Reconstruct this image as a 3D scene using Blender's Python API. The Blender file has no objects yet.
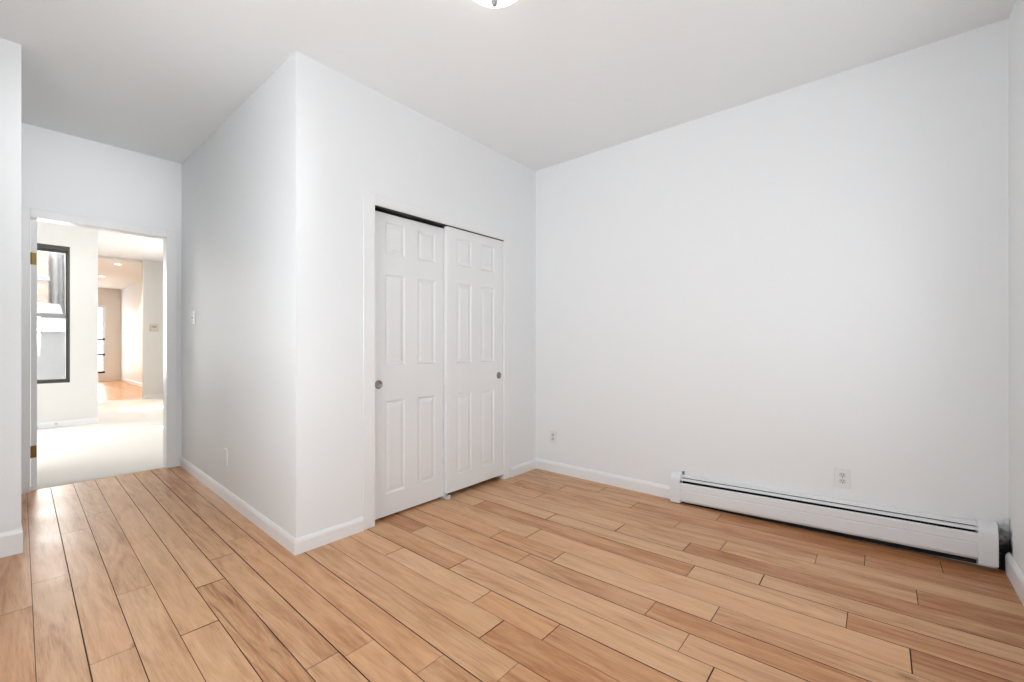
import bpy, bmesh, math, random
from mathutils import Vector, Matrix

scene = bpy.context.scene
COL = scene.collection
R = math.radians

# ------------------------------------------------------------------ camera
cam_data = bpy.data.cameras.new('camera')
cam = bpy.data.objects.new('camera', cam_data)
COL.objects.link(cam)
cam.location = (0.0, 0.0, 1.2)
cam.rotation_euler = (R(90), 0, R(40.07))
cam_data.sensor_width = 36.0
cam_data.lens = 36.0 * 437.447 / 1024.0
cam_data.shift_y = 3.0 / 1024.0
cam_data.clip_start = 0.02
cam_data.clip_end = 200
scene.camera = cam

# ------------------------------------------------------------------ colour management
vs = scene.view_settings
vs.view_transform = 'Standard'
vs.look = 'None'
vs.gamma = 1.0
vs.use_curve_mapping = False
vs.exposure = 0.33

# ------------------------------------------------------------------ world (overcast-bright sky)
world = bpy.data.worlds.new('world')
scene.world = world
world.use_nodes = True
bg = world.node_tree.nodes['Background']
bg.inputs['Color'].default_value = (0.925, 0.962, 1.0, 1)
bg.inputs['Strength'].default_value = 3.5

# ------------------------------------------------------------------ sun, daylight at the windows, added bedroom fill lamps
sd = bpy.data.lights.new('sun', 'SUN')
sd.energy = 3.5
sd.angle = R(0.6)
sd.color = (1.0, 0.95, 0.88)
so = bpy.data.objects.new('sun', sd)
COL.objects.link(so)
so.rotation_euler = Vector((0.0, -0.55, -0.84)).to_track_quat('-Z', 'Y').to_euler()


def window_light(name, loc, direction, sx, sy, energy, color=(0.93, 0.965, 1.0), spread=180):
    ld = bpy.data.lights.new(name, 'AREA')
    ld.shape = 'RECTANGLE'
    ld.size, ld.size_y = sx, sy
    ld.energy = energy
    ld.color = color
    ld.spread = R(spread)
    o = bpy.data.objects.new(name, ld)
    COL.objects.link(o)
    o.location = loc
    o.rotation_euler = Vector(direction).to_track_quat('-Z', 'Y').to_euler()
    return o


window_light('fill_passage_side', (0.86, 0.60, 1.82), (-1, 0, 0.115), 0.85, 0.95, 2.3, (0.98, 0.99, 1.0), spread=19)  # added narrow beam lifting the far passage wall, tighter than real skylight
window_light('fill_passage_low', (0.86, 0.62, 1.75), (-1, 0.02, -0.22), 1.2, 1.2, 2.2, spread=40)  # added beam tilted down at the passage floor, for bounce
window_light('fill_bedroom_rear', (-1.5, -1.06, 1.45), (0.16, 1, 0.25), 1.9, 1.6, 11, spread=110)  # added fill, tilted up to lift the back wall and ceiling
window_light('daylight_hall', (-7.85, 3.18, 1.5), (0, -1, 0), 0.7, 1.8, 10, (1.0, 0.97, 0.93))
window_light('daylight_passage', (-10.3, 3.18, 1.5), (0, -1, 0), 0.7, 1.8, 50, (1.0, 0.97, 0.93))
window_light('daylight_hall_left', (-6.6, -1.55, 1.45), (0.0, 1, 0), 0.8, 1.6, 18, (1.0, 0.97, 0.93))
window_light('daylight_dark_window', (-9.35, 0.3, 1.6), (1, 0.1, 0), 0.8, 1.9, 44, (1.0, 0.97, 0.92))
window_light('daylight_passage_end', (-19.3, 1.9, 1.4), (1, 0, 0), 0.85, 2.1, 40, (1.0, 0.95, 0.88))


# ------------------------------------------------------------------ materials
def mat(name, color, rough=0.5, metal=0.0, spec=0.5):
    m = bpy.data.materials.new(name)
    m.use_nodes = True
    b = m.node_tree.nodes['Principled BSDF']
    b.inputs['Base Color'].default_value = (*color, 1)
    b.inputs['Roughness'].default_value = rough
    b.inputs['Metallic'].default_value = metal
    b.inputs['Specular IOR Level'].default_value = spec
    return m


def paint(name, color, rough=0.55, bump=0.04, scale=90.0, spec=0.35):
    m = mat(name, color, rough, 0, spec)
    nt = m.node_tree
    b = nt.nodes['Principled BSDF']
    tc = nt.nodes.new('ShaderNodeTexCoord')
    nz = nt.nodes.new('ShaderNodeTexNoise')
    nz.inputs['Scale'].default_value = scale
    nz.inputs['Detail'].default_value = 4
    bp = nt.nodes.new('ShaderNodeBump')
    bp.inputs['Strength'].default_value = bump
    bp.inputs['Distance'].default_value = 0.004
    nt.links.new(tc.outputs['Object'], nz.inputs['Vector'])
    nt.links.new(nz.outputs['Fac'], bp.inputs['Height'])
    nt.links.new(bp.outputs['Normal'], b.inputs['Normal'])
    return m


def emissive(name, color, strength):
    m = mat(name, color, 0.4)
    b = m.node_tree.nodes['Principled BSDF']
    b.inputs['Emission Color'].default_value = (*color, 1)
    b.inputs['Emission Strength'].default_value = strength
    return m


def pane_glass(name):
    m = bpy.data.materials.new(name)
    m.use_nodes = True
    nt = m.node_tree
    nt.nodes.clear()
    out = nt.nodes.new('ShaderNodeOutputMaterial')
    mix = nt.nodes.new('ShaderNodeMixShader')
    tr = nt.nodes.new('ShaderNodeBsdfTransparent')
    gl = nt.nodes.new('ShaderNodeBsdfGlossy')
    gl.inputs['Roughness'].default_value = 0.02
    mix.inputs['Fac'].default_value = 0.07
    nt.links.new(tr.outputs[0], mix.inputs[1])
    nt.links.new(gl.outputs[0], mix.inputs[2])
    nt.links.new(mix.outputs[0], out.inputs['Surface'])
    return m


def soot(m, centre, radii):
    """soot and painted-in shadow in the corner behind the heater, with a ragged outline"""
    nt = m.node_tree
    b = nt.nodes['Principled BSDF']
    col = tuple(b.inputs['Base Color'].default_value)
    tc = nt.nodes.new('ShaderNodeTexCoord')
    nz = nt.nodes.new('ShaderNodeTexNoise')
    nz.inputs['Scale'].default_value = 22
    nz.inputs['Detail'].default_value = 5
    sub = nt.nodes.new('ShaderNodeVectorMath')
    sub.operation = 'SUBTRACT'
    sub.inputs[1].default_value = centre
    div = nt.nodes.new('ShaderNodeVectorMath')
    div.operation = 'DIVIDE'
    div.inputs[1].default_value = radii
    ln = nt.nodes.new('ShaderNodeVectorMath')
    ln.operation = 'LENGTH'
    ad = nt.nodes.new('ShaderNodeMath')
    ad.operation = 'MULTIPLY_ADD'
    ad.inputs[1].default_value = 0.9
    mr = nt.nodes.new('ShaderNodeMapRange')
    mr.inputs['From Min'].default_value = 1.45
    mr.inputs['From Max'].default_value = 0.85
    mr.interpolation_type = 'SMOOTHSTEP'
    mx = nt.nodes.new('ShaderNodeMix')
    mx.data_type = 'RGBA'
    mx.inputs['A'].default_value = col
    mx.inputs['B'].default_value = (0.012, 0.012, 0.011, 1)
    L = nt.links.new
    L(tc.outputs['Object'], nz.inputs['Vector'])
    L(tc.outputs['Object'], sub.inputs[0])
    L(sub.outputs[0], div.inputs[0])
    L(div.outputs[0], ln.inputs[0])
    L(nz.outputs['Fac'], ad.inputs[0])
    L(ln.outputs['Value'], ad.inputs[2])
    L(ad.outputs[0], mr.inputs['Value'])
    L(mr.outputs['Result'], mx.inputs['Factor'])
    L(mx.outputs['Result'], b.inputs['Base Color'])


WALLC = (0.865, 0.885, 0.894)
M_wall = paint('wall_paint', WALLC)
M_wall_back = paint('wall_paint_back', WALLC)
M_wall_right = paint('wall_paint_right', WALLC)
soot(M_wall_back, (0.505, 3.39, 0.06), (0.06, 0.05, 0.24))  # also carries the shadow beside the heater's end
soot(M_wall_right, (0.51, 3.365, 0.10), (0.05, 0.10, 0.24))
M_hall = paint('cream_hall_paint', (0.80, 0.785, 0.755))
M_ceil = paint('ceiling_paint', (0.90, 0.92, 0.932), 0.7, 0.05, 60)
M_trim = paint('trim_gloss_paint', (0.88, 0.89, 0.895), 0.32, 0.02, 40, 0.5)
M_door = paint('door_paint', (0.87, 0.88, 0.885), 0.35, 0.02, 140, 0.5)
M_plate = mat('white_plastic', (0.825, 0.835, 0.835), 0.35)
M_plate2 = mat('receptacle_plastic', (0.66, 0.67, 0.67), 0.4)
M_ivory = mat('ivory_plastic', (0.70, 0.64, 0.56), 0.45)
M_dark = mat('dark_slot', (0.015, 0.015, 0.015), 0.7)
M_heater = paint('heater_enamel', (0.80, 0.81, 0.82), 0.38, 0.03, 25, 0.5)
M_fin_shade = mat('heater_fins_and_shade', (0.018, 0.018, 0.018), 0.8, 0.0, 0.2)  # this black also paints the shade inside and under the heater
M_nickel = mat('brushed_nickel', (0.62, 0.60, 0.57), 0.28, 1.0)
M_pull = mat('satin_pull', (0.30, 0.29, 0.27), 0.3, 1.0)
M_steel = mat('grey_steel', (0.35, 0.35, 0.35), 0.4, 0.8)
M_brass = mat('aged_brass', (0.26, 0.17, 0.06), 0.35, 1.0)
M_frame = mat('dark_bronze_frame', (0.055, 0.052, 0.045), 0.45)
M_alu = mat('grey_sash_rail', (0.26, 0.265, 0.27), 0.4, 0.4)
M_white_frame = mat('white_window_frame', (0.8, 0.8, 0.8), 0.4)
M_glass = pane_glass('window_glass')
M_subfloor = mat('plank_gap', (0.035, 0.012, 0.004), 0.8)
M_lamp = emissive('lamp_glass', (1.0, 0.97, 0.92), 3.0)
M_down = emissive('downlight_lens', (1.0, 0.90, 0.78), 12.0)


def wood(name, light, dark, rough=0.3, attr=True):
    m = bpy.data.materials.new(name)
    m.use_nodes = True
    nt = m.node_tree
    L = nt.links.new
    N = nt.nodes.new
    b = nt.nodes['Principled BSDF']
    geo = N('ShaderNodeTexCoord')
    at = N('ShaderNodeAttribute')
    at.attribute_name = 'plank'
    sep = N('ShaderNodeSeparateColor')
    L(at.outputs['Color'], sep.inputs[0])
    # shift every plank's grain by its own random numbers
    comb = N('ShaderNodeCombineXYZ')
    for i, (src, k) in enumerate((('Red', 37.0), ('Green', 19.0), ('Blue', 11.0))):
        mm = N('ShaderNodeMath')
        mm.operation = 'MULTIPLY'
        mm.inputs[1].default_value = k
        L(sep.outputs[src], mm.inputs[0])
        L(mm.outputs[0], comb.inputs[i])
    add = N('ShaderNodeVectorMath')
    add.operation = 'ADD'
    L(geo.outputs['Object'], add.inputs[0])
    L(comb.outputs[0], add.inputs[1])

    def stretched(sx, sy, scale, detail, dist, rgh=0.55):
        mp = N('ShaderNodeMapping')
        mp.inputs['Scale'].default_value = (sx, sy, 1)
        L(add.outputs[0], mp.inputs['Vector'])
        n = N('ShaderNodeTexNoise')
        n.inputs['Scale'].default_value = scale
        n.inputs['Detail'].default_value = detail
        n.inputs['Roughness'].default_value = rgh
        n.inputs['Distortion'].default_value = dist
        L(mp.outputs[0], n.inputs['Vector'])
        return n, mp
    fine, _ = stretched(1.2, 26, 9, 6, 0.3, 0.65)
    broad, _ = stretched(0.9, 7, 2.2, 3, 0.8)
    # cathedral grain: contour lines of a slow, stretched noise
    slow, _ = stretched(0.42, 4.2, 1.5, 1.5, 0.5, 0.4)
    wm = N('ShaderNodeMath'); wm.operation = 'MULTIPLY'
    L(slow.outputs['Fac'], wm.inputs[0]); wm.inputs[1].default_value = 70.0
    wv = N('ShaderNodeMath'); wv.operation = 'SINE'
    L(wm.outputs[0], wv.inputs[0])
    s1 = N('ShaderNodeMath'); s1.operation = 'MULTIPLY_ADD'
    L(wv.outputs[0], s1.inputs[0]); s1.inputs[1].default_value = 0.055
    fs = N('ShaderNodeMath'); fs.operation = 'MULTIPLY_ADD'
    L(fine.outputs['Fac'], fs.inputs[0]); fs.inputs[1].default_value = 0.75; fs.inputs[2].default_value = 0.19
    L(fs.outputs[0], s1.inputs[2])
    s2 = N('ShaderNodeMath'); s2.operation = 'MULTIPLY_ADD'
    L(broad.outputs['Fac'], s2.inputs[0]); s2.inputs[1].default_value = 1.0
    L(s1.outputs[0], s2.inputs[2])
    # per-plank tone (alpha-free: use Green for tone)
    s3 = N('ShaderNodeMath'); s3.operation = 'MULTIPLY_ADD'
    L(sep.outputs['Green'], s3.inputs[0]); s3.inputs[1].default_value = 0.5
    L(s2.outputs[0], s3.inputs[2])
    mr = N('ShaderNodeMapRange')
    mr.inputs['From Min'].default_value = 0.86
    mr.inputs['From Max'].default_value = 1.76
    L(s3.outputs[0], mr.inputs['Value'])
    ramp = N('ShaderNodeValToRGB')
    cr = ramp.color_ramp
    cr.elements[0].position = 0.0
    cr.elements[0].color = (*light, 1)
    cr.elements[1].position = 1.0
    cr.elements[1].color = (*dark, 1)
    e = cr.elements.new(0.5)
    e.color = (*[l * 0.62 + d * 0.38 for l, d in zip(light, dark)], 1)
    L(mr.outputs['Result'], ramp.inputs['Fac'])
    # hue: some planks redder, some yellower (Blue)
    hue = N('ShaderNodeMix'); hue.data_type = 'RGBA'; hue.blend_type = 'MULTIPLY'
    hr = N('ShaderNodeMapRange')
    hr.inputs['From Min'].default_value = 0.35
    hr.inputs['From Max'].default_value = 1.0
    L(sep.outputs['Blue'], hr.inputs['Value'])
    L(hr.outputs['Result'], hue.inputs['Factor'])
    L(ramp.outputs['Color'], hue.inputs['A'])
    hue.inputs['B'].default_value = (1.0, 0.90, 0.82, 1)
    # mineral streaks, dark and long, only where the Red number is high
    st, _ = stretched(0.9, 16, 2.6, 2, 0.6)
    sr = N('ShaderNodeMapRange')
    sr.inputs['From Min'].default_value = 0.54
    sr.inputs['From Max'].default_value = 0.68
    L(st.outputs['Fac'], sr.inputs['Value'])
    gate = N('ShaderNodeMapRange')
    gate.inputs['From Min'].default_value = 0.70
    gate.inputs['From Max'].default_value = 1.0
    gate.inputs['To Max'].default_value = 0.9
    L(sep.outputs['Red'], gate.inputs['Value'])
    sm = N('ShaderNodeMath'); sm.operation = 'MULTIPLY'
    L(sr.outputs['Result'], sm.inputs[0]); L(gate.outputs['Result'], sm.inputs[1])
    stk = N('ShaderNodeMix'); stk.data_type = 'RGBA'
    L(sm.outputs[0], stk.inputs['Factor'])
    L(hue.outputs['Result'], stk.inputs['A'])
    stk.inputs['B'].default_value = (0.20, 0.085, 0.032, 1)
    # knots
    mk = N('ShaderNodeMapping')
    mk.inputs['Scale'].default_value = (1.0, 1.9, 1)
    L(add.outputs[0], mk.inputs['Vector'])
    vo = N('ShaderNodeTexVoronoi')
    vo.inputs['Scale'].default_value = 1.15
    L(mk.outputs[0], vo.inputs['Vector'])
    kn = N('ShaderNodeMath'); kn.operation = 'MULTIPLY_ADD'
    L(fine.outputs['Fac'], kn.inputs[0]); kn.inputs[1].default_value = -0.03
    L(vo.outputs['Distance'], kn.inputs[2])
    kr = N('ShaderNodeMapRange')
    kr.inputs['From Min'].default_value = 0.034
    kr.inputs['From Max'].default_value = 0.0
    kr.inputs['To Max'].default_value = 0.85
    L(kn.outputs[0], kr.inputs['Value'])
    kmx = N('ShaderNodeMix'); kmx.data_type = 'RGBA'
    L(kr.outputs['Result'], kmx.inputs['Factor'])
    L(stk.outputs['Result'], kmx.inputs['A'])
    kmx.inputs['B'].default_value = (0.12, 0.045, 0.018, 1)
    L(kmx.outputs['Result'], b.inputs['Base Color'])
    # worn finish
    wn = N('ShaderNodeTexNoise'); wn.inputs['Scale'].default_value = 3.0; wn.inputs['Detail'].default_value = 4
    L(geo.outputs['Object'], wn.inputs['Vector'])
    rr = N('ShaderNodeMapRange')
    rr.inputs['To Min'].default_value = rough - 0.08
    rr.inputs['To Max'].default_value = rough + 0.14
    L(wn.outputs['Fac'], rr.inputs['Value'])
    L(rr.outputs['Result'], b.inputs['Roughness'])
    b.inputs['Specular IOR Level'].default_value = 0.33
    bp = N('ShaderNodeBump'); bp.inputs['Strength'].default_value = 0.12; bp.inputs['Distance'].default_value = 0.002
    L(fine.outputs['Fac'], bp.inputs['Height'])
    wav = N('ShaderNodeTexNoise'); wav.inputs['Scale'].default_value = 9.0; wav.inputs['Detail'].default_value = 1
    L(geo.outputs['Object'], wav.inputs['Vector'])
    bp2 = N('ShaderNodeBump'); bp2.inputs['Strength'].default_value = 0.25; bp2.inputs['Distance'].default_value = 0.004
    L(wav.outputs['Fac'], bp2.inputs['Height'])
    L(bp.outputs['Normal'], bp2.inputs['Normal'])
    L(bp2.outputs['Normal'], b.inputs['Normal'])
    return m


M_oak = wood('oak_planks', (0.78, 0.490, 0.280), (0.35, 0.128, 0.036))
M_oak2 = wood('orange_oak_planks', (0.72, 0.42, 0.22), (0.48, 0.20, 0.07))


def carpet_mat():
    m = mat('cream_carpet', (0.87, 0.83, 0.78), 0.95, 0, 0.1)
    nt = m.node_tree
    b = nt.nodes['Principled BSDF']
    tc = nt.nodes.new('ShaderNodeTexCoord')
    nz = nt.nodes.new('ShaderNodeTexNoise')
    nz.inputs['Scale'].default_value = 260
    nz.inputs['Detail'].default_value = 3
    bp = nt.nodes.new('ShaderNodeBump')
    bp.inputs['Strength'].default_value = 0.5
    bp.inputs['Distance'].default_value = 0.004
    nt.links.new(tc.outputs['Object'], nz.inputs['Vector'])
    nt.links.new(nz.outputs['Fac'], bp.inputs['Height'])
    nt.links.new(bp.outputs['Normal'], b.inputs['Normal'])
    return m


M_carpet = carpet_mat()


def brick_mat(name, c1, c2, mortar):
    m = mat(name, c1, 0.85, 0, 0.2)
    nt = m.node_tree
    b = nt.nodes['Principled BSDF']
    tc = nt.nodes.new('ShaderNodeTexCoord')
    mp = nt.nodes.new('ShaderNodeMapping')
    mp.inputs['Rotation'].default_value = (0, R(90), R(90))
    br = nt.nodes.new('ShaderNodeTexBrick')
    br.inputs['Color1'].default_value = (*c1, 1)
    br.inputs['Color2'].default_value = (*c2, 1)
    br.inputs['Mortar'].default_value = (*mortar, 1)
    br.inputs['Scale'].default_value = 4.5
    # wall faces +x: use (y, z) as the brick plane
    sx = nt.nodes.new('ShaderNodeSeparateXYZ')
    cx = nt.nodes.new('ShaderNodeCombineXYZ')
    nt.links.new(tc.outputs['Object'], sx.inputs[0])
    nt.links.new(sx.outputs['Y'], cx.inputs['X'])
    nt.links.new(sx.outputs['Z'], cx.inputs['Y'])
    nt.links.new(cx.outputs[0], br.inputs['Vector'])
    nt.links.new(br.outputs['Color'], b.inputs['Base Color'])
    return m


M_brick = brick_mat('tan_brick', (0.44, 0.34, 0.26), (0.52, 0.43, 0.35), (0.55, 0.52, 0.48))
M_stucco = paint('pale_stucco', (0.62, 0.625, 0.63), 0.9, 0.6, 14, 0.1)
M_siding = paint('white_siding', (0.6, 0.6, 0.6), 0.7, 0.2, 20, 0.2)
M_slate = paint('pale_grey_block', (0.36, 0.365, 0.37), 0.9, 0.8, 9, 0.1)


# ------------------------------------------------------------------ mesh helpers
def obj(name, bm, m, parent=None, smooth=False, bevel=0.0, segs=2):
    me = bpy.data.meshes.new(name)
    bmesh.ops.recalc_face_normals(bm, faces=bm.faces)
    if smooth:
        for f in bm.faces:
            f.smooth = True
    bm.to_mesh(me)
    bm.free()
    o = bpy.data.objects.new(name, me)
    COL.objects.link(o)
    if isinstance(m, (list, tuple)):
        for x in m:
            me.materials.append(x)
    else:
        me.materials.append(m)
    if parent:
        o.parent = parent
        o.matrix_parent_inverse = Matrix.Translation(-Vector(parent.location)) if parent.type == 'EMPTY' and parent.get('_world') else Matrix()
    if bevel > 0:
        md = o.modifiers.new('bevel', 'BEVEL')
        md.width = bevel
        md.segments = segs
        md.limit_method = 'ANGLE'
        md.angle_limit = R(40)
    return o


def box(bm, x0, x1, y0, y1, z0, z1, mi=0):
    vs_ = [bm.verts.new(p) for p in ((x0, y0, z0), (x1, y0, z0), (x1, y1, z0), (x0, y1, z0),
                                     (x0, y0, z1), (x1, y0, z1), (x1, y1, z1), (x0, y1, z1))]
    for q in ((0, 3, 2, 1), (4, 5, 6, 7), (0, 1, 5, 4), (1, 2, 6, 5), (2, 3, 7, 6), (3, 0, 4, 7)):
        f = bm.faces.new([vs_[i] for i in q])
        f.material_index = mi
    return vs_


def prism(bm, poly, axis, a, b):
    """extrude a 2-D polygon along axis from a to b; poly in the other two coordinates (cyclic order xyz)"""
    def p3(u, v, t):
        return {'x': (t, u, v), 'y': (u, t, v), 'z': (u, v, t)}[axis]
    v0 = [bm.verts.new(p3(u, v, a)) for u, v in poly]
    v1 = [bm.verts.new(p3(u, v, b)) for u, v in poly]
    n = len(poly)
    bm.faces.new(v0[::-1])
    bm.faces.new(v1)
    for i in range(n):
        bm.faces.new((v0[i], v0[(i + 1) % n], v1[(i + 1) % n], v1[i]))


def lathe(bm, prof, segs=32, centre=(0, 0, 0), axis='z'):
    """revolve (r, h) pairs about an axis through centre"""
    c = Vector(centre)
    rings = []
    for r, h in prof:
        ring = []
        if r < 1e-6:
            p = {'z': (0, 0, h), 'x': (h, 0, 0), 'y': (0, h, 0)}[axis]
            ring = [bm.verts.new(c + Vector(p))]
        else:
            for i in range(segs):
                a = 2 * math.pi * i / segs
                u, v = r * math.cos(a), r * math.sin(a)
                p = {'z': (u, v, h), 'x': (h, u, v), 'y': (u, h, v)}[axis]
                ring.append(bm.verts.new(c + Vector(p)))
        rings.append(ring)
    for a, b in zip(rings, rings[1:]):
        if len(a) == 1 and len(b) == 1:
            continue
        for i in range(segs):
            j = (i + 1) % segs
            if len(a) == 1:
                bm.faces.new((a[0], b[i], b[j]))
            elif len(b) == 1:
                bm.faces.new((a[i], a[j], b[0]))
            else:
                bm.faces.new((a[i], a[j], b[j], b[i]))


def new():
    return bmesh.new()


def tag(o, label, cat, group=None, kind=None):
    o['label'] = label
    o['category'] = cat
    if group:
        o['group'] = group
    if kind:
        o['kind'] = kind
    return o


def struct(o, label, cat):
    return tag(o, label, cat, None, 'structure')


def thing(name, loc, label, cat, group=None, kind=None):
    o = bpy.data.objects.new(name, None)
    o.empty_display_size = 0.1
    COL.objects.link(o)
    o.location = loc
    o['_world'] = 1
    return tag(o, label, cat, group, kind)


# ------------------------------------------------------------------ dimensions
XR = 0.51          # right wall
YB = 3.39          # back wall
XC = -2.55         # closet front
YA = 1.118         # closet outer corner
XF = -5.28         # wall with the doorway
YC = 1.205         # closet side meets doorway wall
XN, YN = -3.784, 0.109   # stub wall at the left
YR = -0.80         # rear wall
TOP = 3.10


def ceil_z(x):
    pts = [(XR, 2.888), (XC, 2.874), (-3.78, 2.922), (-4.19, 2.926), (XF, 2.986)]
    if x >= pts[0][0]:
        return pts[0][1]
    for (xa, za), (xb, zb) in zip(pts, pts[1:]):
        if x >= xb:
            return za + (zb - za) * (xa - x) / (xa - xb)
    return pts[-1][1]


# ------------------------------------------------------------------ walls
bm = new()
box(bm, -2.65, XR + 0.2, YB, YB + 0.15, -0.02, TOP)
box(bm, -5.4, -2.65, YB, YB + 0.15, -0.02, TOP)
struct(obj('wall_back', bm, M_wall_back), 'plain white back wall above the baseboard heater', 'wall')


def wall_with_holes(bm, axis, a0, a1, t0, t1, z0, z1, holes):
    """wall running along axis from a0 to a1, thickness t0..t1, rectangular holes (h0, h1, zb, zt)"""
    cuts = sorted({a0, a1, *[h[0] for h in holes], *[h[1] for h in holes]})
    for u0, u1 in zip(cuts, cuts[1:]):
        hs = [h for h in holes if h[0] <= u0 + 1e-6 and h[1] >= u1 - 1e-6]
        spans = [(z0, z1)]
        if hs:
            h = hs[0]
            spans = [(z0, h[2]), (h[3], z1)]
        for s0, s1 in spans:
            if s1 - s0 < 1e-4:
                continue
            if axis == 'y':
                box(bm, t0, t1, u0, u1, s0, s1)
            else:
                box(bm, u0, u1, t0, t1, s0, s1)


WR = (-0.20, 1.00, 0.75, 2.35)
WR2 = (1.95, 2.70, 0.75, 2.20)  # added opening, brightens the closet doors with extra skylight
bm = new()
wall_with_holes(bm, 'y', YR - 0.2, YB, XR, XR + 0.2, -0.02, TOP, [WR, WR2])
struct(obj('wall_right', bm, M_wall_right), 'white right wall at the edge of the photo with a soot mark low in the corner', 'wall')

WB = (-2.4, -0.6, 0.75, 2.35)
bm = new()
wall_with_holes(bm, 'x', XN - 0.14, XR, YR - 0.2, YR, -0.02, TOP, [WB])
struct(obj('wall_rear', bm, M_wall), 'white wall behind the camera', 'wall')

bm = new()   # stub wall + left side of the short passage
prism(bm, [(XN, YR), (XN, YN), (XF, YN), (XF, YN - 0.14), (XN - 0.14, YN - 0.14), (XN - 0.14, YR)], 'z', -0.02, TOP)
struct(obj('wall_left', bm, M_wall), 'white stub wall at the far left edge with a tall baseboard', 'wall')

CO = (1.618, 2.922, -0.02, 2.118)     # closet opening
bm = new()
wall_with_holes(bm, 'y', YA, YB, XC - 0.11, XC, -0.02, TOP, [CO])
struct(obj('wall_closet', bm, M_wall), 'white closet front wall around the two sliding doors', 'wall')

bm = new()
prism(bm, [(XC - 0.11, YA + 0.0035), (XF, YC), (XF, YC + 0.11), (XC - 0.11, YA + 0.1135)], 'z', -0.02, TOP)
struct(obj('wall_closet_side', bm, M_wall), 'white closet side wall with a light switch and a blank plate', 'wall')

bm = new()   # closet interior back partition
box(bm, -3.40, -3.32, YA + 0.14, YB, -0.02, TOP)
struct(obj('wall_closet_inside', bm, M_wall), 'wall inside the closet behind the sliding doors', 'wall')

DO = (0.186, 1.098, -0.02, 2.244)
bm = new()
wall_with_holes(bm, 'y', -0.03, YB, XF - 0.12, XF, -0.02, TOP, [DO])
struct(obj('wall_far', bm, M_wall), 'white wall with the open doorway to the carpeted room', 'wall')

# ceiling of the bedroom: slopes gently up into the passage
bm = new()
xs = [XR + 0.2, XC, -3.78, -4.19, XF - 0.12]
poly = [(x, ceil_z(x)) for x in xs] + [(XF - 0.12, TOP + 0.05), (XR + 0.2, TOP + 0.05)]
prism(bm, poly, 'y', YR - 0.2, YB + 0.15)
struct(obj('ceiling', bm, M_ceil), 'white plaster ceiling with a crease near the doorway', 'ceiling')

# ------------------------------------------------------------------ bedroom floor: individual oak boards
SEAMS = [-0.80, -0.665, -0.53, -0.40, -0.27, -0.145, -0.012, 0.120, 0.253, 0.387, 0.520, 0.655, 0.780, 0.908, 1.038, 1.172, 1.308, 1.441,
         1.565, 1.712, 1.850, 1.985, 2.125, 2.295, 2.438, 2.570, 2.710, 2.862, 3.000, 3.155, 3.312, 3.40]
JOINTS = {-0.012: [-2.97], 0.120: [-3.24], 0.253: [-2.26, -3.95], 0.520: [-2.20], 0.655: [-2.57], 0.780: [-2.84], 1.038: [-1.29],
          1.172: [-1.04, -2.75], 1.308: [-1.25], 1.441: [-1.046, -1.446, -2.15], 1.565: [-0.467], 1.712: [-0.60, -2.286],
          1.850: [-0.795, -1.53], 1.985: [-0.557, -1.39, -1.85], 2.125: [0.089, -1.68], 2.295: [-0.109, -0.763],
          2.438: [-0.457, -1.75], 2.570: [-0.872, -1.30], 2.710: [0.133, -0.71], 2.862: [-0.27, -1.03],
          3.000: [-0.064, -1.40, -2.03], 3.155: [0.25, -0.85, -1.75]}
# hand-set boards: (row seam, x inside) -> (streak, tone, redness)
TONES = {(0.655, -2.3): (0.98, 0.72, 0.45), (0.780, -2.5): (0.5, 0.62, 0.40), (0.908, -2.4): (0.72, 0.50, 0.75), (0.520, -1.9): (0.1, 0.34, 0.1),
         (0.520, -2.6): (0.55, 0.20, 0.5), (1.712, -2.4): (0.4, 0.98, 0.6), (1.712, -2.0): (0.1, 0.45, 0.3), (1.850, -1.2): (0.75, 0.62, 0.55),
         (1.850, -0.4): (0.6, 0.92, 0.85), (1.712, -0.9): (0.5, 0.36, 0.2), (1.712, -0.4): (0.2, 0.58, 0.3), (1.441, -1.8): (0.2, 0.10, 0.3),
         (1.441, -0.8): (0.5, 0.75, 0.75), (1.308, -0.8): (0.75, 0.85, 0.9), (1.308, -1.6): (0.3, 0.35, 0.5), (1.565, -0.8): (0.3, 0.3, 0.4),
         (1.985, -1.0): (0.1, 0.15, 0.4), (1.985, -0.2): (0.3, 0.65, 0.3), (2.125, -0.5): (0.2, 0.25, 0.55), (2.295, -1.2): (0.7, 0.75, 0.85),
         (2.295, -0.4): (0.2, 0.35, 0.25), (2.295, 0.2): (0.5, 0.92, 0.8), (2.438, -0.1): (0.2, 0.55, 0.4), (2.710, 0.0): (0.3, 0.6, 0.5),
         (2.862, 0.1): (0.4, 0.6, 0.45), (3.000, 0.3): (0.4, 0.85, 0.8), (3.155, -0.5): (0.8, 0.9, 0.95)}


def floor_lift(x):
    return 0.0 if x < -1.2 else 0.022 * (x + 1.2) / 1.7


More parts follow.
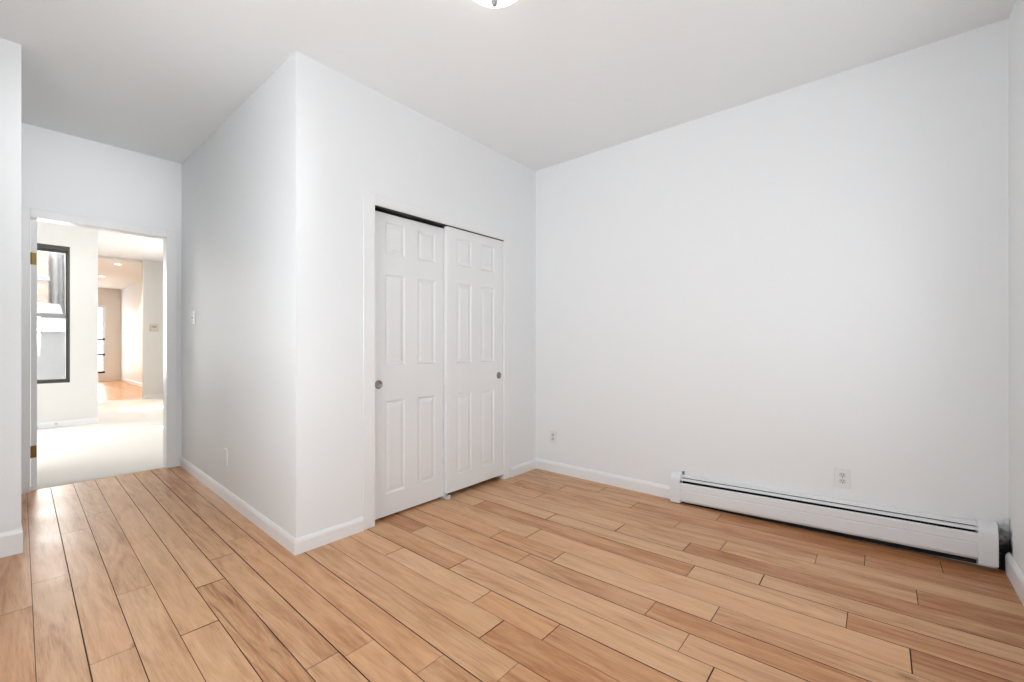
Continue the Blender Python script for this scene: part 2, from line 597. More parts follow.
def plank_floor(name, seams, joints, tones, x0, x1, m, seed, base, lift, gap=(0.0026, 0.0056), joint_gap=0.003):
    rng = random.Random(seed)
    me_bm = new()
    lay = me_bm.loops.layers.float_color.new('plank')
    joint_base = joint_gap
    for s0, s1 in zip(seams, seams[1:]):
        joint_gap = joint_base * rng.choice((0.5, 0.8, 1.1, 1.6))
        key = min(joints, key=lambda k: abs(k - s0)) if joints else None
        js = sorted(joints[key]) if key is not None and abs(key - s0) < 1e-6 else []
        # random joints outside the hand-set stretch
        lo = js[0] if js else -1.2 + rng.uniform(-1, 1)
        hi = js[-1] if js else lo
        if not js:
            js = [lo]
            hi = lo
        hall = lift and 0 < s0 < 1.1
        if hall and key is not None and abs(key - s0) > 1e-6:
            js, lo, hi = [], x0, x0
        while lo - x0 > (9 if hall else 1.9):
            lo -= rng.uniform(0.9, 1.7)
            js.append(lo)
        while x1 - hi > 1.9:
            hi += rng.uniform(0.9, 1.7)
            js.append(hi)
        cuts = [x0] + sorted(j for j in js if x0 + 0.08 < j < x1 - 0.08) + [x1]
        g0, g1 = [(rng.uniform(0.0010, 0.0018) if rng.random() < 0.3 else rng.uniform(*gap)) / 2 for _ in 'ab']
        for a, b in zip(cuts, cuts[1:]):
            c = (rng.random() ** 1.3 * 0.88, min(1, max(0, rng.gauss(0.42, 0.13))), rng.random())
            if lift:      # tone deepens towards the right wall: weaker light and sheen painted in
                shade_ = max(0.0, min(1.0, ((a + b) / 2 + 1.1) / 0.9)) * max(0.0, min(1.0, (s0 - 1.3) / 0.8))
                c = (c[0], min(1, c[1] + 0.70 * shade_), min(1, c[2] + 0.25 * shade_))
            for (ts, tx), tc in tones.items():
                if abs(ts - s0) < 1e-6 and a < tx < b:
                    c = tc
            sk = lambda y, x: y + (-0.027 * max(0.0, min(1.0, (1.5 - y) / 0.3)) * (x + 3.0) if lift else 0.0)
            xsub = [a + joint_gap / 2] + [x for x in (-1.2,) if a < x < b and lift] + [b - joint_gap / 2]
            top = [(x, base + (floor_lift(x) if lift else 0)) for x in xsub]
            va = [me_bm.verts.new((x, sk(s0 + g0, x), z)) for x, z in top]
            vb = [me_bm.verts.new((x, sk(s1 - g1, x), z)) for x, z in top]
            wa = [me_bm.verts.new((x, sk(s0 + g0, x), z - 0.006)) for x, z in top]
            wb = [me_bm.verts.new((x, sk(s1 - g1, x), z - 0.006)) for x, z in top]
            fs = []
            for i in range(len(top) - 1):
                fs.append(me_bm.faces.new((va[i], va[i + 1], vb[i + 1], vb[i])))
                fs.append(me_bm.faces.new((wa[i], wa[i + 1], va[i + 1], va[i])))
                fs.append(me_bm.faces.new((vb[i], vb[i + 1], wb[i + 1], wb[i])))
            fs.append(me_bm.faces.new((va[0], vb[0], wb[0], wa[0])))
            fs.append(me_bm.faces.new((va[-1], wa[-1], wb[-1], vb[-1])))
            for f in fs:
                f.normal_update()
                f.material_index = 0 if f.verts[0].co.z == f.verts[2].co.z == f.verts[1].co.z or abs(f.normal.z) > 0.5 else 1
                for lp in f.loops:
                    lp[lay] = (*c, 1)
    # dark bed under the boards
    n = len(me_bm.faces)
    for xa, xb in ((x0, max(x0, min(-1.2, x1))), (max(x0, min(-1.2, x1)), x1)):
        if xb - xa < 1e-4:
            continue
        la, lb = (floor_lift(xa), floor_lift(xb)) if lift else (0, 0)
        vs_ = [me_bm.verts.new(p) for p in ((xa, seams[0], base - 0.004 + la), (xb, seams[0], base - 0.004 + lb),
                                            (xb, seams[-1], base - 0.004 + lb), (xa, seams[-1], base - 0.004 + la))]
        f = me_bm.faces.new(vs_)
        f.material_index = 1
        vs2 = [me_bm.verts.new((v.co.x, v.co.y, -0.05)) for v in vs_]
        for i in range(4):
            q = me_bm.faces.new((vs_[i], vs2[i], vs2[(i + 1) % 4], vs_[(i + 1) % 4]))
            q.material_index = 1
    return obj(name, me_bm, [m, M_subfloor])


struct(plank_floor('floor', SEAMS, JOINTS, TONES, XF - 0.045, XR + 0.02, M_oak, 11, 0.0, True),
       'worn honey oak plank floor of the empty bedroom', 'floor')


# ------------------------------------------------------------------ baseboards
def bb_profile(t, h):
    return [(0, 0), (t, 0), (t, h - 0.022), (t * 0.75, h - 0.010), (t * 0.35, h), (0, h)]


def baseboard(name, p, q, side, t, h, label, z=0.001, lift=False):
    """along the floor from p to q (plan points); side = unit plan normal into the room"""
    bm = new()
    p, q, s = Vector((*p, 0)), Vector((*q, 0)), Vector((*side, 0))
    rings = []
    for e in (p, q):
        zz = z + (floor_lift(e.x) if lift else 0)
        rings.append([bm.verts.new(e + s * u + Vector((0, 0, v + zz))) for u, v in bb_profile(t, h)])
    n = len(rings[0])
    for i in range(n):
        bm.faces.new((rings[0][i], rings[0][(i + 1) % n], rings[1][(i + 1) % n], rings[1][i]))
    bm.faces.new(rings[0][::-1])
    bm.faces.new(rings[1])
    return struct(obj(name, bm, M_trim), label, 'baseboard')


baseboard('baseboard_back', (XC, YB), (-1.225, YB), (0, -1), 0.014, 0.095, 'white baseboard along the back wall left of the heater')
baseboard('baseboard_right', (XR, YB - 0.03), (XR, YR), (-1, 0), 0.016, 0.110, 'white baseboard on the right wall beside the heater end', lift=False, z=0.022)
baseboard('baseboard_closet', (XC, YA - 0.0128), (XC, 1.538), (1, 0), 0.014, 0.088, 'white baseboard left of the sliding closet doors')
baseboard('baseboard_closet_end', (XC, 3.005), (XC, YB), (1, 0), 0.014, 0.088, 'short white baseboard between closet doors and back corner')
sd_n = Vector((YC - YA, -(XF - XC))).normalized()
sd_n = Vector((-(YC - YA), (XF - XC))).normalized()
baseboard('baseboard_side', (XC + 0.0128, YA - 0.0004), (XF, YC), (sd_n.x, sd_n.y), 0.014, 0.088, 'white baseboard along the closet side wall in the passage')
baseboard('baseboard_passage_left', (XN + 0.014, YN), (XF, YN), (0, 1), 0.006, 0.138, 'tall white baseboard just around the stub wall corner')
baseboard('baseboard_left', (XN, YR), (XN, YN), (1, 0), 0.014, 0.138, 'tall white baseboard on the stub wall at far left')

# ------------------------------------------------------------------ doorway casing (trim) and hall door
bm = new()
CT = 0.018
box(bm, XF, XF + CT, 0.128, 0.200, 0.0, 2.300)
box(bm, XF, XF + CT, 1.084, 1.166, 0.0, 2.300)
box(bm, XF, XF + CT, 0.200, 1.084, 2.230, 2.300)
# jamb lining
box(bm, XF - 0.118, XF, 0.186, 0.200, 0.0, 2.244)
box(bm, XF - 0.118, XF, 1.084, 1.098, 0.0, 2.244)
box(bm, XF - 0.118, XF, 0.200, 1.084, 2.230, 2.244)
# plinth beside the casing
box(bm, XF, XF + 0.014, 1.166, 1.196, 0.0, 0.085)
struct(obj('trim_1', bm, M_trim, bevel=0.004), 'white casing around the open doorway', 'door frame')

# threshold line
bm = new()
prism(bm, [(XF - 0.115, 0.0), (XF - 0.045, 0.0), (XF - 0.047, 0.004), (XF - 0.113, 0.012)], 'y', 0.200, 1.084)
struct(obj('trim_2', bm, M_carpet), 'cream carpet edge at the doorway threshold', 'threshold')


def panel_face(bm, u_cuts, v_cuts, panels, P, out):
    """flat door face with raised panels. P(u, v, d) -> 3-D point, d = depth below the face; panels = set of (i, j)"""
    for i in range(len(u_cuts) - 1):
        for j in range(len(v_cuts) - 1):
            u0, u1, v0, v1 = u_cuts[i], u_cuts[i + 1], v_cuts[j], v_cuts[j + 1]
            if (i, j) not in panels:
                bm.faces.new([bm.verts.new(P(u, v, 0)) for u, v in ((u0, v0), (u1, v0), (u1, v1), (u0, v1))])
                continue
            prev = None
            for ins, d in ((0, 0), (0.004, 0.003), (0.010, 0.0085), (0.017, 0.0085), (0.038, 0.002), (0.040, 0.0015)):
                ring = [bm.verts.new(P(u, v, d)) for u, v in ((u0 + ins, v0 + ins), (u1 - ins, v0 + ins), (u1 - ins, v1 - ins), (u0 + ins, v1 - ins))]
                if prev:
                    for k in range(4):
                        bm.faces.new((prev[k], prev[(k + 1) % 4], ring[(k + 1) % 4], ring[k]))
                prev = ring
            bm.faces.new(prev)


def six_panel_door(name, w, h, t, vcuts, ucuts, parent=None):
    """door in local coordinates: u = +y from 0..w, z 0..h, front at x = 0 facing +x, back at -t"""
    bm = new()
    pan = {(i, j) for i in (1, 3) for j in (1, 3, 5)}
    panel_face(bm, ucuts, vcuts, pan, lambda u, v, d: (-d, u, v), 1)
    panel_face(bm, ucuts, vcuts, pan, lambda u, v, d: (-t + d, u, v), 1)
    for (a, b) in (((0, 0), (w, 0)), ((w, 0), (w, h)), ((w, h), (0, h)), ((0, h), (0, 0))):
        bm.faces.new([bm.verts.new(p) for p in ((0, *a), (0, *b), (-t, *b), (-t, *a))])
    bmesh.ops.remove_doubles(bm, verts=bm.verts, dist=1e-5)
    return obj(name, bm, M_door, parent)


VC = [0, 0.168, 0.808, 1.049, 1.682, 1.819, 2.040, 2.105]


def flush_pull(parent, y, z):
    bm = new()
    lathe(bm, [(0.0, 0.0006), (0.0205, 0.0006), (0.0225, 0.0016), (0.0245, 0.0042), (0.0280, 0.0040), (0.0300, 0.0)], 40, (0, y, z), 'x')
    return obj('door_pull', bm, M_pull, parent, smooth=True)


def at_local(o, loc):
    o.location = loc
    return o


# the rear (left) and the front (right) closet doors
def closet_door(name, y0, x, zb, h, label, pull_y, ucuts):
    vc = [max(0, v - zb) for v in VC[:-1]] + [h]
    d = six_panel_door(name, ucuts[-1], h, 0.034, vc, ucuts)
    d.location = (x, y0, zb)
    struct(d, label, 'door')
    flush_pull(d, pull_y - y0, 0.925 - zb)
    return d


closet_door('door_2', 1.612, XC - 0.048, 0.018, 2.080, 'left sliding six-panel closet door with round pull at its left edge', 1.686,
            [0, 0.125, 0.290, 0.402, 0.567, 0.690])
closet_door('door_3', 2.262, XC - 0.008, 0.044, 2.066, 'right sliding six-panel closet door with round pull at its right edge', 2.862,
            [0, 0.103, 0.266, 0.376, 0.541, 0.668])

# closet casing, thin and flat
bm = new()
box(bm, XC, XC + 0.007, 1.540, CO[0] + 0.006, 0.0, 2.190)
box(bm, XC, XC + 0.007, CO[1] - 0.006, 3.000, 0.0, 2.190)
box(bm, XC, XC + 0.007, CO[0] + 0.006, CO[1] - 0.006, 2.120, 2.190)
struct(obj('trim_3', bm, M_trim, bevel=0.006), 'flat white casing around the sliding closet doors', 'door frame')

# track above the closet doors (dark gap) and floor guide
bm = new()
box(bm, XC - 0.105, XC - 0.002, CO[0], CO[1], 2.112, 2.118)
struct(obj('trim_4', bm, M_dark), 'dark sliding track above the closet doors', 'track')
bm = new()
box(bm, XC - 0.094, XC + 0.006, 2.258, 2.284, 0.0015, 0.006)
box(bm, XC - 0.006, XC + 0.006, 2.258, 2.284, 0.006, 0.030)
box(bm, XC - 0.0465, XC - 0.0435, 2.258, 2.284, 0.006, 0.030)
tag(obj('door_guide', bm, M_plate), 'small white floor guide where the two closet doors meet', 'door guide')

# hall door, swung open into the next room: only its hinge edge faces the bedroom
bm_w = 0.80
hd = six_panel_door('door_1', bm_w, 2.216, 0.036, [0, 0.20, 0.86, 1.08, 1.70, 1.84, 2.08, 2.216], [0, 0.13, 0.345, 0.455, 0.67, 0.80])
hd.location = (XF - 0.126, 0.243, 0.008)
hd.rotation_euler = (0, 0, R(98))      # local +y -> world -x, local +x -> world +y
struct(hd, 'white hall door swung open with two brass hinges on its edge', 'door')
for hz in (1.912, 0.302):
    bm = new()
    # local: edge face is at y = 0 looking to -y
    box(bm, -0.033, -0.003, -0.0025, 0.0, hz - 0.008 - 0.05, hz - 0.008 + 0.05)
    lathe(bm, [(0, -0.05), (0.006, -0.05), (0.006, -0.018), (0.0052, -0.017), (0.006, -0.016), (0.006, 0.016), (0.0052, 0.017), (0.006, 0.018), (0.006, 0.05), (0, 0.05)],
          14, (-0.036, -0.007, hz - 0.008))
    for k in (-0.035, 0, 0.035):
        lathe(bm, [(0, -0.0034), (0.004, -0.0032), (0.0045, -0.0024)], 10, (-0.017, 0, hz - 0.008 + k), 'y')
    obj('hinge', bm, M_brass, hd)
bm = new()
for s in (1, -1):
    x = 0.0 if s > 0 else -0.036
    lathe(bm, [(0.030, 0), (0.030, 0.006 * s), (0.012, 0.010 * s), (0.011, 0.032 * s), (0.026, 0.044 * s), (0.028, 0.056 * s), (0.018, 0.066 * s), (0, 0.068 * s)],
          24, (x, 0.735, 0.95), 'x')
obj('door_knob', bm, M_brass, hd, smooth=True)

# ------------------------------------------------------------------ bedroom windows (behind and beside the camera)
def casement(name, axis, plane, inward, a0, a1, z0, z1, m, label):
    """double-hung window filling a hole; axis = direction the wall runs along, plane = middle of the wall"""
    t = thing(name, (plane, (a0 + a1) / 2, z0) if axis == 'y' else ((a0 + a1) / 2, plane, z0), label, 'window', None, 'structure')

    def bx(bm, u0, u1, w0, w1, s0, s1):
        if axis == 'y':
            box(bm, plane + min(w0, w1), plane + max(w0, w1), u0, u1, s0, s1)
        else:
            box(bm, u0, u1, plane + min(w0, w1), plane + max(w0, w1), s0, s1)
    f = 0.045
    zm = (z0 + z1) / 2
    bm = new()
    bx(bm, a0, a0 + f, -0.05, 0.05, z0, z1)
    bx(bm, a1 - f, a1, -0.05, 0.05, z0, z1)
    bx(bm, a0 + f, a1 - f, -0.05, 0.05, z0, z0 + f)
    bx(bm, a0 + f, a1 - f, -0.05, 0.05, z1 - f, z1)
    obj('window_frame', bm, m, t)
    for nm, s0, s1, w in (('upper_sash', zm - 0.02, z1 - f, -0.02 * inward), ('lower_sash', z0 + f, zm + 0.02, 0.02 * inward)):
        bm = new()
        bx(bm, a0 + f, a0 + f + 0.04, w - 0.015, w + 0.015, s0, s1)
        bx(bm, a1 - f - 0.04, a1 - f, w - 0.015, w + 0.015, s0, s1)
        bx(bm, a0 + f + 0.04, a1 - f - 0.04, w - 0.015, w + 0.015, s0, s0 + 0.04)
        bx(bm, a0 + f + 0.04, a1 - f - 0.04, w - 0.015, w + 0.015, s1 - 0.04, s1)
        sash = obj(nm, bm, m, t)
        bm = new()
        bx(bm, a0 + f + 0.03, a1 - f - 0.03, w - 0.002, w + 0.002, s0 + 0.03, s1 - 0.03)
        obj('pane', bm, M_glass, sash)
    for c in t.children_recursive:
        if c.parent is not t:
            c.matrix_parent_inverse = Matrix()
    return t


casement('window_1', 'y', XR + 0.11, -1, *WR, M_white_frame, 'white bedroom window in the right wall beside the camera')
casement('window_fill', 'y', XR + 0.11, -1, *WR2, M_white_frame, 'narrower unseen window added for fill light in the right wall nearer the back corner')
casement('window_2', 'x', YR - 0.11, 1, *WB, M_white_frame, 'white bedroom window in the wall behind the camera')

# ------------------------------------------------------------------ baseboard heater
HX0, HX1 = -1.222, 0.466
ht = thing('baseboard_heater', ((HX0 + HX1) / 2, YB - 0.035, 0), 'long white metal baseboard heater on the back wall', 'heater')


def skewed(bm):
    """the heater runs slightly uphill to the right with the floor"""
    for v in bm.verts:
        k = (v.co.x - HX0) / (HX1 - HX0)
        v.co.z = v.co.z * 0.90 + 0.050 * k
    return bm


def hprism(poly, x0, x1, extra=0.0):
    bm = new()
    prism(bm, [(YB - d, z) for d, z in poly], 'x', x0, x1)
    for v in bm.verts:
        v.co.z += extra * (v.co.x - HX0) / (HX1 - HX0)
    return skewed(bm)


obj('back_panel', hprism([(0.002, 0.020), (0.002, 0.232), (0.026, 0.232), (0.034, 0.226), (0.036, 0.211), (0.033, 0.211), (0.030, 0.223), (0.006, 0.224), (0.006, 0.020)], HX0 + 0.03, HX1 - 0.03), M_heater, ht)
obj('damper', hprism([(0.032, 0.205), (0.046, 0.201), (0.056, 0.196), (0.058, 0.192), (0.053, 0.193), (0.043, 0.198), (0.031, 0.201)], HX0 + 0.06, HX1 - 0.06), M_heater, ht)
obj('front_cover', hprism([(0.050, 0.164), (0.056, 0.172), (0.062, 0.172), (0.067, 0.164), (0.068, 0.120), (0.066, 0.116), (0.066, 0.112), (0.069, 0.108), (0.069, 0.034), (0.060, 0.017), (0.045, 0.017),
                           (0.045, 0.022), (0.058, 0.023), (0.064, 0.036), (0.064, 0.106), (0.061, 0.112), (0.061, 0.116), (0.063, 0.121), (0.062, 0.163), (0.058, 0.167), (0.054, 0.163)], HX0 + 0.06, HX1 - 0.06, 0.007), M_heater, ht)
bm = new()
for i in range(92):
    x = HX0 + 0.10 + i * 0.0160
    box(bm, x, x + 0.002, YB - 0.056, YB - 0.010, 0.055, 0.178)
lathe(bm, [(0, HX0 + 0.08), (0.010, HX0 + 0.08), (0.010, HX1 - 0.08), (0, HX1 - 0.08)], 12, (0, YB - 0.032, 0.105), 'x')
box(bm, HX0 + 0.075, HX1 - 0.075, YB - 0.036, YB - 0.010, -0.012, 0.004)  # dark strip on the floor, standing in for shade under the cover
box(bm, HX0 + 0.075, HX1 - 0.075, YB - 0.0095, YB - 0.0065, 0.022, 0.2235)  # dark backing added to give the deep slot its shade
obj('heating_element_and_shade', skewed(bm), M_fin_shade, ht)
cap_prof = [(0.001, 0.004), (0.001, 0.244), (0.020, 0.244), (0.036, 0.239), (0.050, 0.227), (0.060, 0.211), (0.067, 0.190), (0.071, 0.165), (0.073, 0.130), (0.073, 0.060), (0.073, 0.004)]
obj('end_cap', hprism(cap_prof, HX0, HX0 + 0.073), M_heater, ht, bevel=0.003)
obj('end_cap', hprism(cap_prof, HX1 - 0.073, HX1), M_heater, ht, bevel=0.003)
bm = new()
lathe(bm, [(0, 0.0), (0.006, 0.0), (0.006, 0.014), (0.010, 0.016), (0.010, 0.026), (0, 0.028)], 14, (HX0 + 0.083, YB - 0.018, 0.2335))
obj('vent_knob', skewed(bm), M_steel, ht, smooth=True)


# ------------------------------------------------------------------ outlets and switches
def outlet(loc, rz, label, blank=False):
    """plate in local xz plane, facing -y"""
    t = bpy.data.objects.new('wall_outlet', None)
    t.empty_display_size = 0.05
    COL.objects.link(t)
    t.location = loc
    t.rotation_euler = (0, 0, rz)
    tag(t, label, 'outlet')
    bm = new()
    box(bm, -0.040, 0.040, -0.006, 0.0, -0.061, 0.061)
    obj('cover_plate', bm, M_plate, t, bevel=0.004)
    if blank:
        return t
    for s in (1, -1):
        bm = new()
        pts = []
        for i in range(24):
            a = 2 * math.pi * i / 24
            pts.append((0.0175 * math.cos(a), max(-0.0135, min(0.0135, 0.0175 * math.sin(a))) + s * 0.0195))
        prism(bm, pts, 'y', -0.0085, -0.005)
        rc = obj('receptacle', bm, M_plate2, t)
        bm = new()
        for dx in (-0.0065, 0.0065):
            box(bm, dx - 0.0014, dx + 0.0014, -0.0092, -0.0083, s * 0.0195 + 0.001, s * 0.0195 + 0.0095)
        lathe(bm, [(0, -0.0092), (0.0027, -0.0092), (0.0027, -0.0083)], 12, (0, 0, s * 0.0195 - 0.0065), 'y')
        obj('socket_slots', bm, M_dark, rc)
    bm = new()
    lathe(bm, [(0, -0.0078), (0.003, -0.0075), (0.0035, -0.006)], 12, (0, 0, 0), 'y')
    obj('plate_screw', bm, M_steel, t)
    return t


outlet((-0.177, YB, 0.371), 0, 'white duplex outlet on the back wall above the heater')
outlet((-2.345, YB, 0.330), 0, 'white outlet low on the back wall near the closet corner')
side_rz = math.atan2(-(YC - YA), XC - XF)
side_pt = lambda x: YA + (XC - x) / (XC - XF) * (YC - YA) - 0.0
outlet((-3.842, side_pt(-3.842), 0.335), side_rz, 'blank white cover plate low on the closet side wall', blank=True)

ls = bpy.data.objects.new('light_switch', None)
COL.objects.link(ls)
ls.location = (-4.80, side_pt(-4.80), 1.438)
ls.rotation_euler = (0, 0, side_rz)
tag(ls, 'white toggle light switch on the closet side wall near the doorway', 'light switch')
bm = new()
box(bm, -0.058, 0.058, -0.006, 0.0, -0.060, 0.060)
obj('switch_plate', bm, M_plate, ls, bevel=0.004)
for dx in (-0.023,):
    bm = new()
    prism(bm, [(-0.004, -0.011), (-0.004, 0.011), (-0.006, 0.011), (-0.019, 0.007), (-0.019, 0.001), (-0.006, -0.011)], 'x', dx - 0.005, dx + 0.005)
    obj('toggle', bm, M_steel, ls)
bm = new()
prism(bm, [(-0.004, -0.033), (-0.004, 0.033), (-0.007, 0.033), (-0.0095, 0.0), (-0.0075, -0.033)], 'x', 0.010, 0.040)
obj('rocker', bm, M_plate, ls)

# ------------------------------------------------------------------ ceiling light
LX, LY = -1.316, 1.443
lz = ceil_z(LX)
cl = thing('ceiling_light', (LX, LY, lz), 'round white glass flush ceiling light with a grey finial', 'lamp')
bm = new()
lathe(bm, [(0, 0.01), (0.13, 0.01), (0.135, -0.004), (0.135, -0.022), (0.125, -0.028), (0, -0.028)], 48, (LX, LY, lz))
obj('canopy', bm, M_nickel, cl, smooth=True)
bm = new()
prof = [(0.150, -0.022), (0.153, -0.030)]
for i in range(1, 13):
    a = math.pi / 2 * i / 12
    prof.append((0.153 * math.cos(a) if i < 12 else 0.0, -0.030 - 0.095 * math.sin(a)))
lathe(bm, prof, 48, (LX, LY, lz))
obj('glass_shade', bm, M_lamp, cl, smooth=True)
bm = new()
lathe(bm, [(0.0, -0.120), (0.020, -0.124), (0.022, -0.128), (0.020, -0.140), (0.013, -0.150), (0.014, -0.158), (0.009, -0.170), (0.0, -0.175)], 24, (LX, LY, lz))
obj('finial', bm, M_steel, cl, smooth=True)

# ------------------------------------------------------------------ the carpeted room beyond the doorway
X2 = -9.05         # wall with the dark window
Y2 = 1.032         # its right end: passage runs on to the left of the photo's depth
X3 = -12.20        # end of the carpet
XE = -18.9         # far end wall
C2 = 3.03
CP = 2.975         # lower ceiling of the far passage
bm = new()
box(bm, X3, XF - 0.113, -1.2, 2.9, -0.05, 0.010)
struct(obj('floor_carpet', bm, M_carpet), 'cream carpet in the room beyond the doorway', 'carpet')

W3 = (-0.14, 0.733, 0.640, 2.617)
bm = new()
wall_with_holes(bm, 'y', -1.35, Y2, X2 - 0.18, X2, -0.02, TOP, [W3])
struct(obj('wall_window', bm, M_hall), 'white wall around the dark-framed window beyond the doorway', 'wall')
bm = new()
box(bm, -12.0, X2 - 0.18, Y2 - 0.15, Y2, -0.02, TOP)
box(bm, XE - 0.15, -12.0, Y2 - 0.15, Y2, -0.02, TOP)
struct(obj('wall_passage', bm, M_hall), 'left wall of the passage beyond the window', 'wall')
bm = new()
wall_with_holes(bm, 'x', X2, XF - 0.12, -1.35, -1.2, -0.02, TOP, [(-7.0, -6.2, 0.7, 2.2)])
struct(obj('wall_hall_left', bm, M_hall), 'left wall of the carpeted room', 'wall')
bm = new()
H1 = (-8.10, -7.60, 0.75, 2.45)
H2 = (-10.60, -10.00, 0.75, 2.45)
wall_with_holes(bm, 'x', X3 - 0.12, XF - 0.12, 2.9, 3.05, -0.02, TOP, [H1, H2])
struct(obj('wall_hall_right', bm, M_hall), 'right wall of the carpeted room with narrow windows', 'wall')
bm = new()
box(bm, X3 - 0.12, X3, 2.105, 2.9, -0.02, TOP)
struct(obj('wall_thermostat', bm, M_hall), 'white wall carrying the beige thermostat', 'wall')
bm = new()
box(bm, X3 - 0.12, XF - 0.12, Y2 - 0.15, 3.05, C2, TOP + 0.05)
box(bm, X2 - 0.18, XF - 0.12, -1.35, Y2 - 0.15, C2, TOP + 0.05)
struct(obj('ceiling_hall', bm, M_ceil), 'white ceiling of the carpeted room', 'ceiling')
bm = new()
box(bm, XE - 0.15, X3 - 0.12, Y2 - 0.15, 2.85, CP, TOP + 0.05)
struct(obj('ceiling_passage', bm, paint('warm_ceiling', (0.78, 0.75, 0.71), 0.7)), 'ceiling of the far passage with two downlights', 'ceiling')
M_cream = paint('cream_wall_paint', (0.80, 0.75, 0.68))
bm = new()
box(bm, XE - 0.15, X3 - 0.12, 2.70, 2.85, -0.02, TOP)
struct(obj('wall_passage_right', bm, M_wall), 'pale right wall of the far passage', 'wall')
WE = (1.45, 2.36, 0.26, 2.43)
bm = new()
wall_with_holes(bm, 'y', Y2, 2.70, XE - 0.15, XE, -0.02, TOP, [WE])
struct(obj('wall_passage_end', bm, M_cream), 'cream end wall of the far passage', 'wall')
struct(plank_floor('floor_passage', [Y2 + 0.07 * i for i in range(24)] + [2.70], {}, {}, XE, X3 - 0.03, M_oak2, 5, 0.004, False), 'orange wood floor of the far passage', 'floor')
bm = new()
prism(bm, [(X3 - 0.06, 0.0), (X3 + 0.03, 0.0), (X3 + 0.02, 0.020), (X3 - 0.05, 0.020)], 'y', Y2, 2.105)
struct(obj('trim_5', bm, M_trim), 'pale threshold strip between carpet and far wood floor', 'threshold')


def bb2(name, p, q, side, label, h=0.085, z=0.010):
    return baseboard(name, p, q, side, 0.014, h, label, z=z)


bb2('baseboard_window', (X2, -1.2), (X2, Y2), (1, 0), 'white baseboard under the dark-framed window')
bb2('baseboard_thermostat', (X3, 2.105), (X3, 2.9), (1, 0), 'white baseboard under the beige thermostat')
bb2('baseboard_passage', (X3 - 0.12, 2.70), (XE, 2.70), (0, -1), 'white baseboard along the far passage', 0.10, 0.005)
w4 = casement('window_4', 'y', XE - 0.08, 1, *WE, M_white_frame, 'tall window at the far end of the passage')
for zz in (0.30, 0.86, 1.35):
    bm = new()
    box(bm, XE - 0.06, XE - 0.02, WE[0] + 0.04, WE[1] - 0.04, zz - 0.03, zz + 0.03)
    obj('muntin_bar', bm, M_frame, w4)
bm = new()
box(bm, XE - 0.06, XE - 0.02, 1.98, 2.05, 1.35, WE[3] - 0.04)
obj('muntin_bar', bm, M_frame, w4)
casement('window_5', 'x', 2.98, -1, *H1, M_white_frame, 'narrow sunny window in the carpeted room')
casement('window_6', 'x', 2.98, -1, *H2, M_white_frame, 'narrow sunny window by the end of the carpet')
casement('window_7', 'x', -1.28, 1, -7.0, -6.2, 0.7, 2.2, M_white_frame, 'window in the left wall of the carpeted room')

# the dark window itself
w3 = thing('window_3', (X2 - 0.06, (W3[0] + W3[1]) / 2, W3[2]), 'dark bronze double-hung window seen through the doorway', 'window', None, 'structure')
xp = X2 - 0.055
bm = new()
a0, a1, z0, z1 = W3
for u0, u1, s0, s1 in ((a0, a0 + 0.018, z0, z1), (a1 - 0.018, a1, z0, z1), (a0 + 0.018, a1 - 0.018, z0, z0 + 0.025), (a0 + 0.018, a1 - 0.018, z1 - 0.05, z1)):
    box(bm, X2 - 0.075, X2 - 0.004, u0, u1, s0, s1)
obj('window_frame', bm, M_frame, w3)
for nm, s0, s1, xo in (('upper_sash', 1.570, z1 - 0.05, -0.010), ('lower_sash', z0 + 0.025, 1.64, 0.020)):
    bm = new()
    xa, xb = xp + xo - 0.014, xp + xo + 0.014
    top_rail = (s1 - 0.045, s1)
    for u0, u1 in ((a0 + 0.018, a0 + 0.042), (a1 - 0.042, a1 - 0.018)):
        box(bm, xa, xb, u0, u1, s0, s1)
    box(bm, xa, xb, a0 + 0.042, a1 - 0.042, s0, s0 + 0.030, 1 if nm == 'upper_sash' else 0)
    box(bm, xa, xb, a0 + 0.042, a1 - 0.042, s1 - 0.045, s1, 1 if nm == 'lower_sash' else 0)
    sash = obj(nm, bm, [M_frame, M_alu], w3)
    bm = new()
    box(bm, xp + xo - 0.002, xp + xo + 0.002, a0 + 0.035, a1 - 0.035, s0 + 0.025, s1 - 0.03)
    pn = obj('pane', bm, M_glass, sash)
    pn.matrix_parent_inverse = Matrix()

# small door stop on the baseboard under the window
bm = new()
lathe(bm, [(0, 0.0), (0.016, 0.0), (0.016, 0.006), (0.008, 0.008), (0.008, 0.055), (0.012, 0.057), (0.012, 0.068), (0, 0.070)], 16, (X2 + 0.014, 0.591, 0.058), 'x')
tag(obj('door_stop', bm, M_plate2, smooth=True), 'small door stop on the baseboard under the dark window', 'door stop')

# thermostat
th = thing('thermostat', (X3, 2.29, 1.551), 'small beige thermostat on the white wall beyond the doorway', 'thermostat')
bm = new()
box(bm, X3, X3 + 0.012, 2.215, 2.365, 1.475, 1.630)
obj('back_plate', bm, M_ivory, th, bevel=0.004)
bm = new()
box(bm, X3 + 0.012, X3 + 0.035, 2.225, 2.355, 1.485, 1.620)
obj('cover', bm, M_ivory, th, bevel=0.006)
bm = new()
box(bm, X3 + 0.035, X3 + 0.0365, 2.255, 2.325, 1.555, 1.595)
obj('display', bm, mat('lcd_grey', (0.35, 0.36, 0.33), 0.3), th)


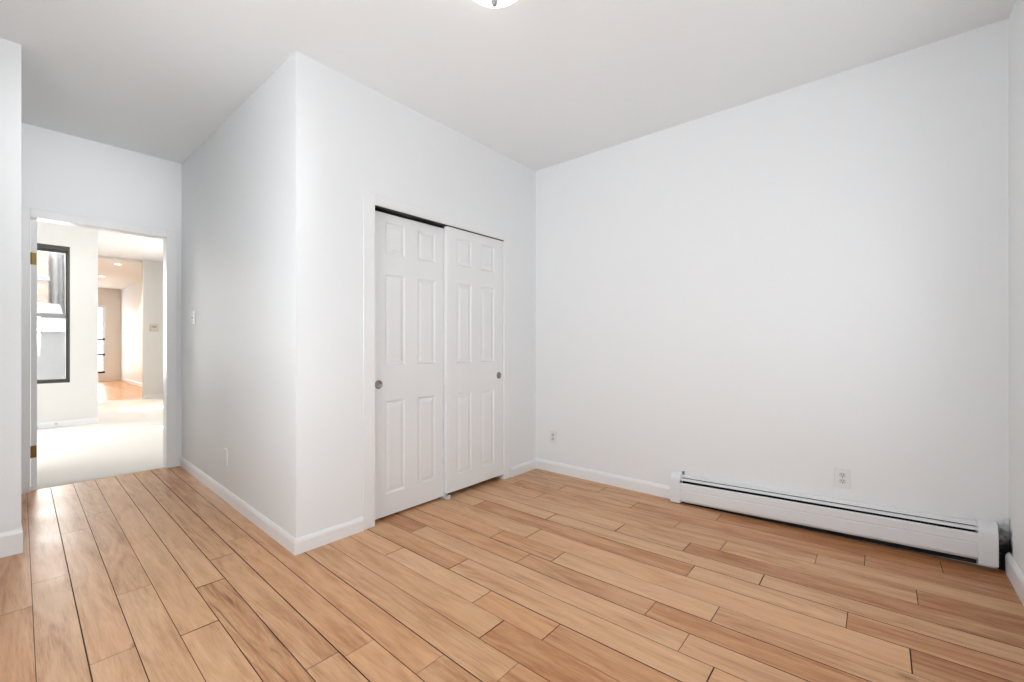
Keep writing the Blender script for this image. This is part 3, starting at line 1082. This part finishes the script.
# recessed downlights in the far passage
def downlight(x, y, label):
    z = CP
    t = thing('recessed_downlight', (x, y, z), label, 'lamp', 'downlights in the far passage ceiling')
    bm = new()
    lathe(bm, [(0.062, 0.0), (0.095, -0.001), (0.100, -0.004), (0.095, -0.008), (0.066, -0.010), (0.062, 0.0)], 32, (x, y, z))
    obj('trim_ring', bm, M_white_frame, t, smooth=True)
    bm = new()
    lathe(bm, [(0, -0.0035), (0.064, -0.003), (0.064, -0.001), (0, -0.001)], 32, (x, y, z))
    obj('lens', bm, M_down, t, smooth=True)
    ld = bpy.data.lights.new('downlight', 'SPOT')
    ld.energy = 130
    ld.spot_size = R(120)
    ld.spot_blend = 0.6
    ld.color = (1.0, 0.84, 0.68)
    ld.shadow_soft_size = 0.05
    lo = bpy.data.objects.new('downlight', ld)
    COL.objects.link(lo)
    lo.location = (x, y, z - 0.03)


downlight(-12.95, 1.80, 'nearer round recessed downlight in the far passage ceiling')
downlight(-15.6, 1.85, 'farther round recessed downlight in the far passage ceiling')

# ------------------------------------------------------------------ outside the dark window: a pale light well
bm = new()
box(bm, -12.3, -12.0, -3.5, Y2 - 0.16, -1.0, 6.0)
struct(obj('wall_light_well', bm, M_stucco), 'pale stucco wall of the light well outside the dark window', 'wall')
bm = new()
box(bm, -12.0, X2 - 0.19, -3.5, Y2 - 0.16, -1.05, -1.0)
struct(obj('ground', bm, M_slate), 'ground of the light well outside the dark window', 'ground')
ch = thing('chimney', (-11.75, 0.50, -1.0), 'tan brick chimney outside the dark window', 'chimney')
bm = new()
box(bm, -11.99, -11.55, 0.25, 0.66, -1.0, 2.9)
obj('chimney_stack', bm, M_brick, ch)
bm = new()
box(bm, -11.99, -11.50, 0.21, 0.68, 2.34, 2.42)
obj('chimney_band', bm, M_slate, ch)
bm = new()
lathe(bm, [(0, -1.0), (0.045, -1.0), (0.045, 5.8), (0, 5.8)], 20, (-11.92, 0.765, 0))
for z in (0.4, 1.6, 2.8, 4.0):
    lathe(bm, [(0.045, z), (0.055, z), (0.055, z + 0.04), (0.045, z + 0.04)], 20, (-11.92, 0.765, 0))
tag(obj('drainpipe', bm, M_siding), 'white vertical drainpipe outside the dark window', 'pipe')
sh = thing('shed', (-10.9, 0.2, -1.0), 'low white lean-to shed outside the dark window', 'shed')
bm = new()
box(bm, -11.4, -10.5, -1.2, 0.80, -1.0, 1.40)
obj('shed_wall', bm, M_slate, sh)
bm = new()
prism(bm, [(-1.3, 1.40), (0.84, 1.40), (0.84, 1.46), (0.72, 1.86), (-1.3, 1.96)], 'x', -11.45, -10.42)
obj('shed_roof', bm, M_siding, sh)

for o in list(bpy.data.objects):
    if '_world' in o:
        del o['_world']
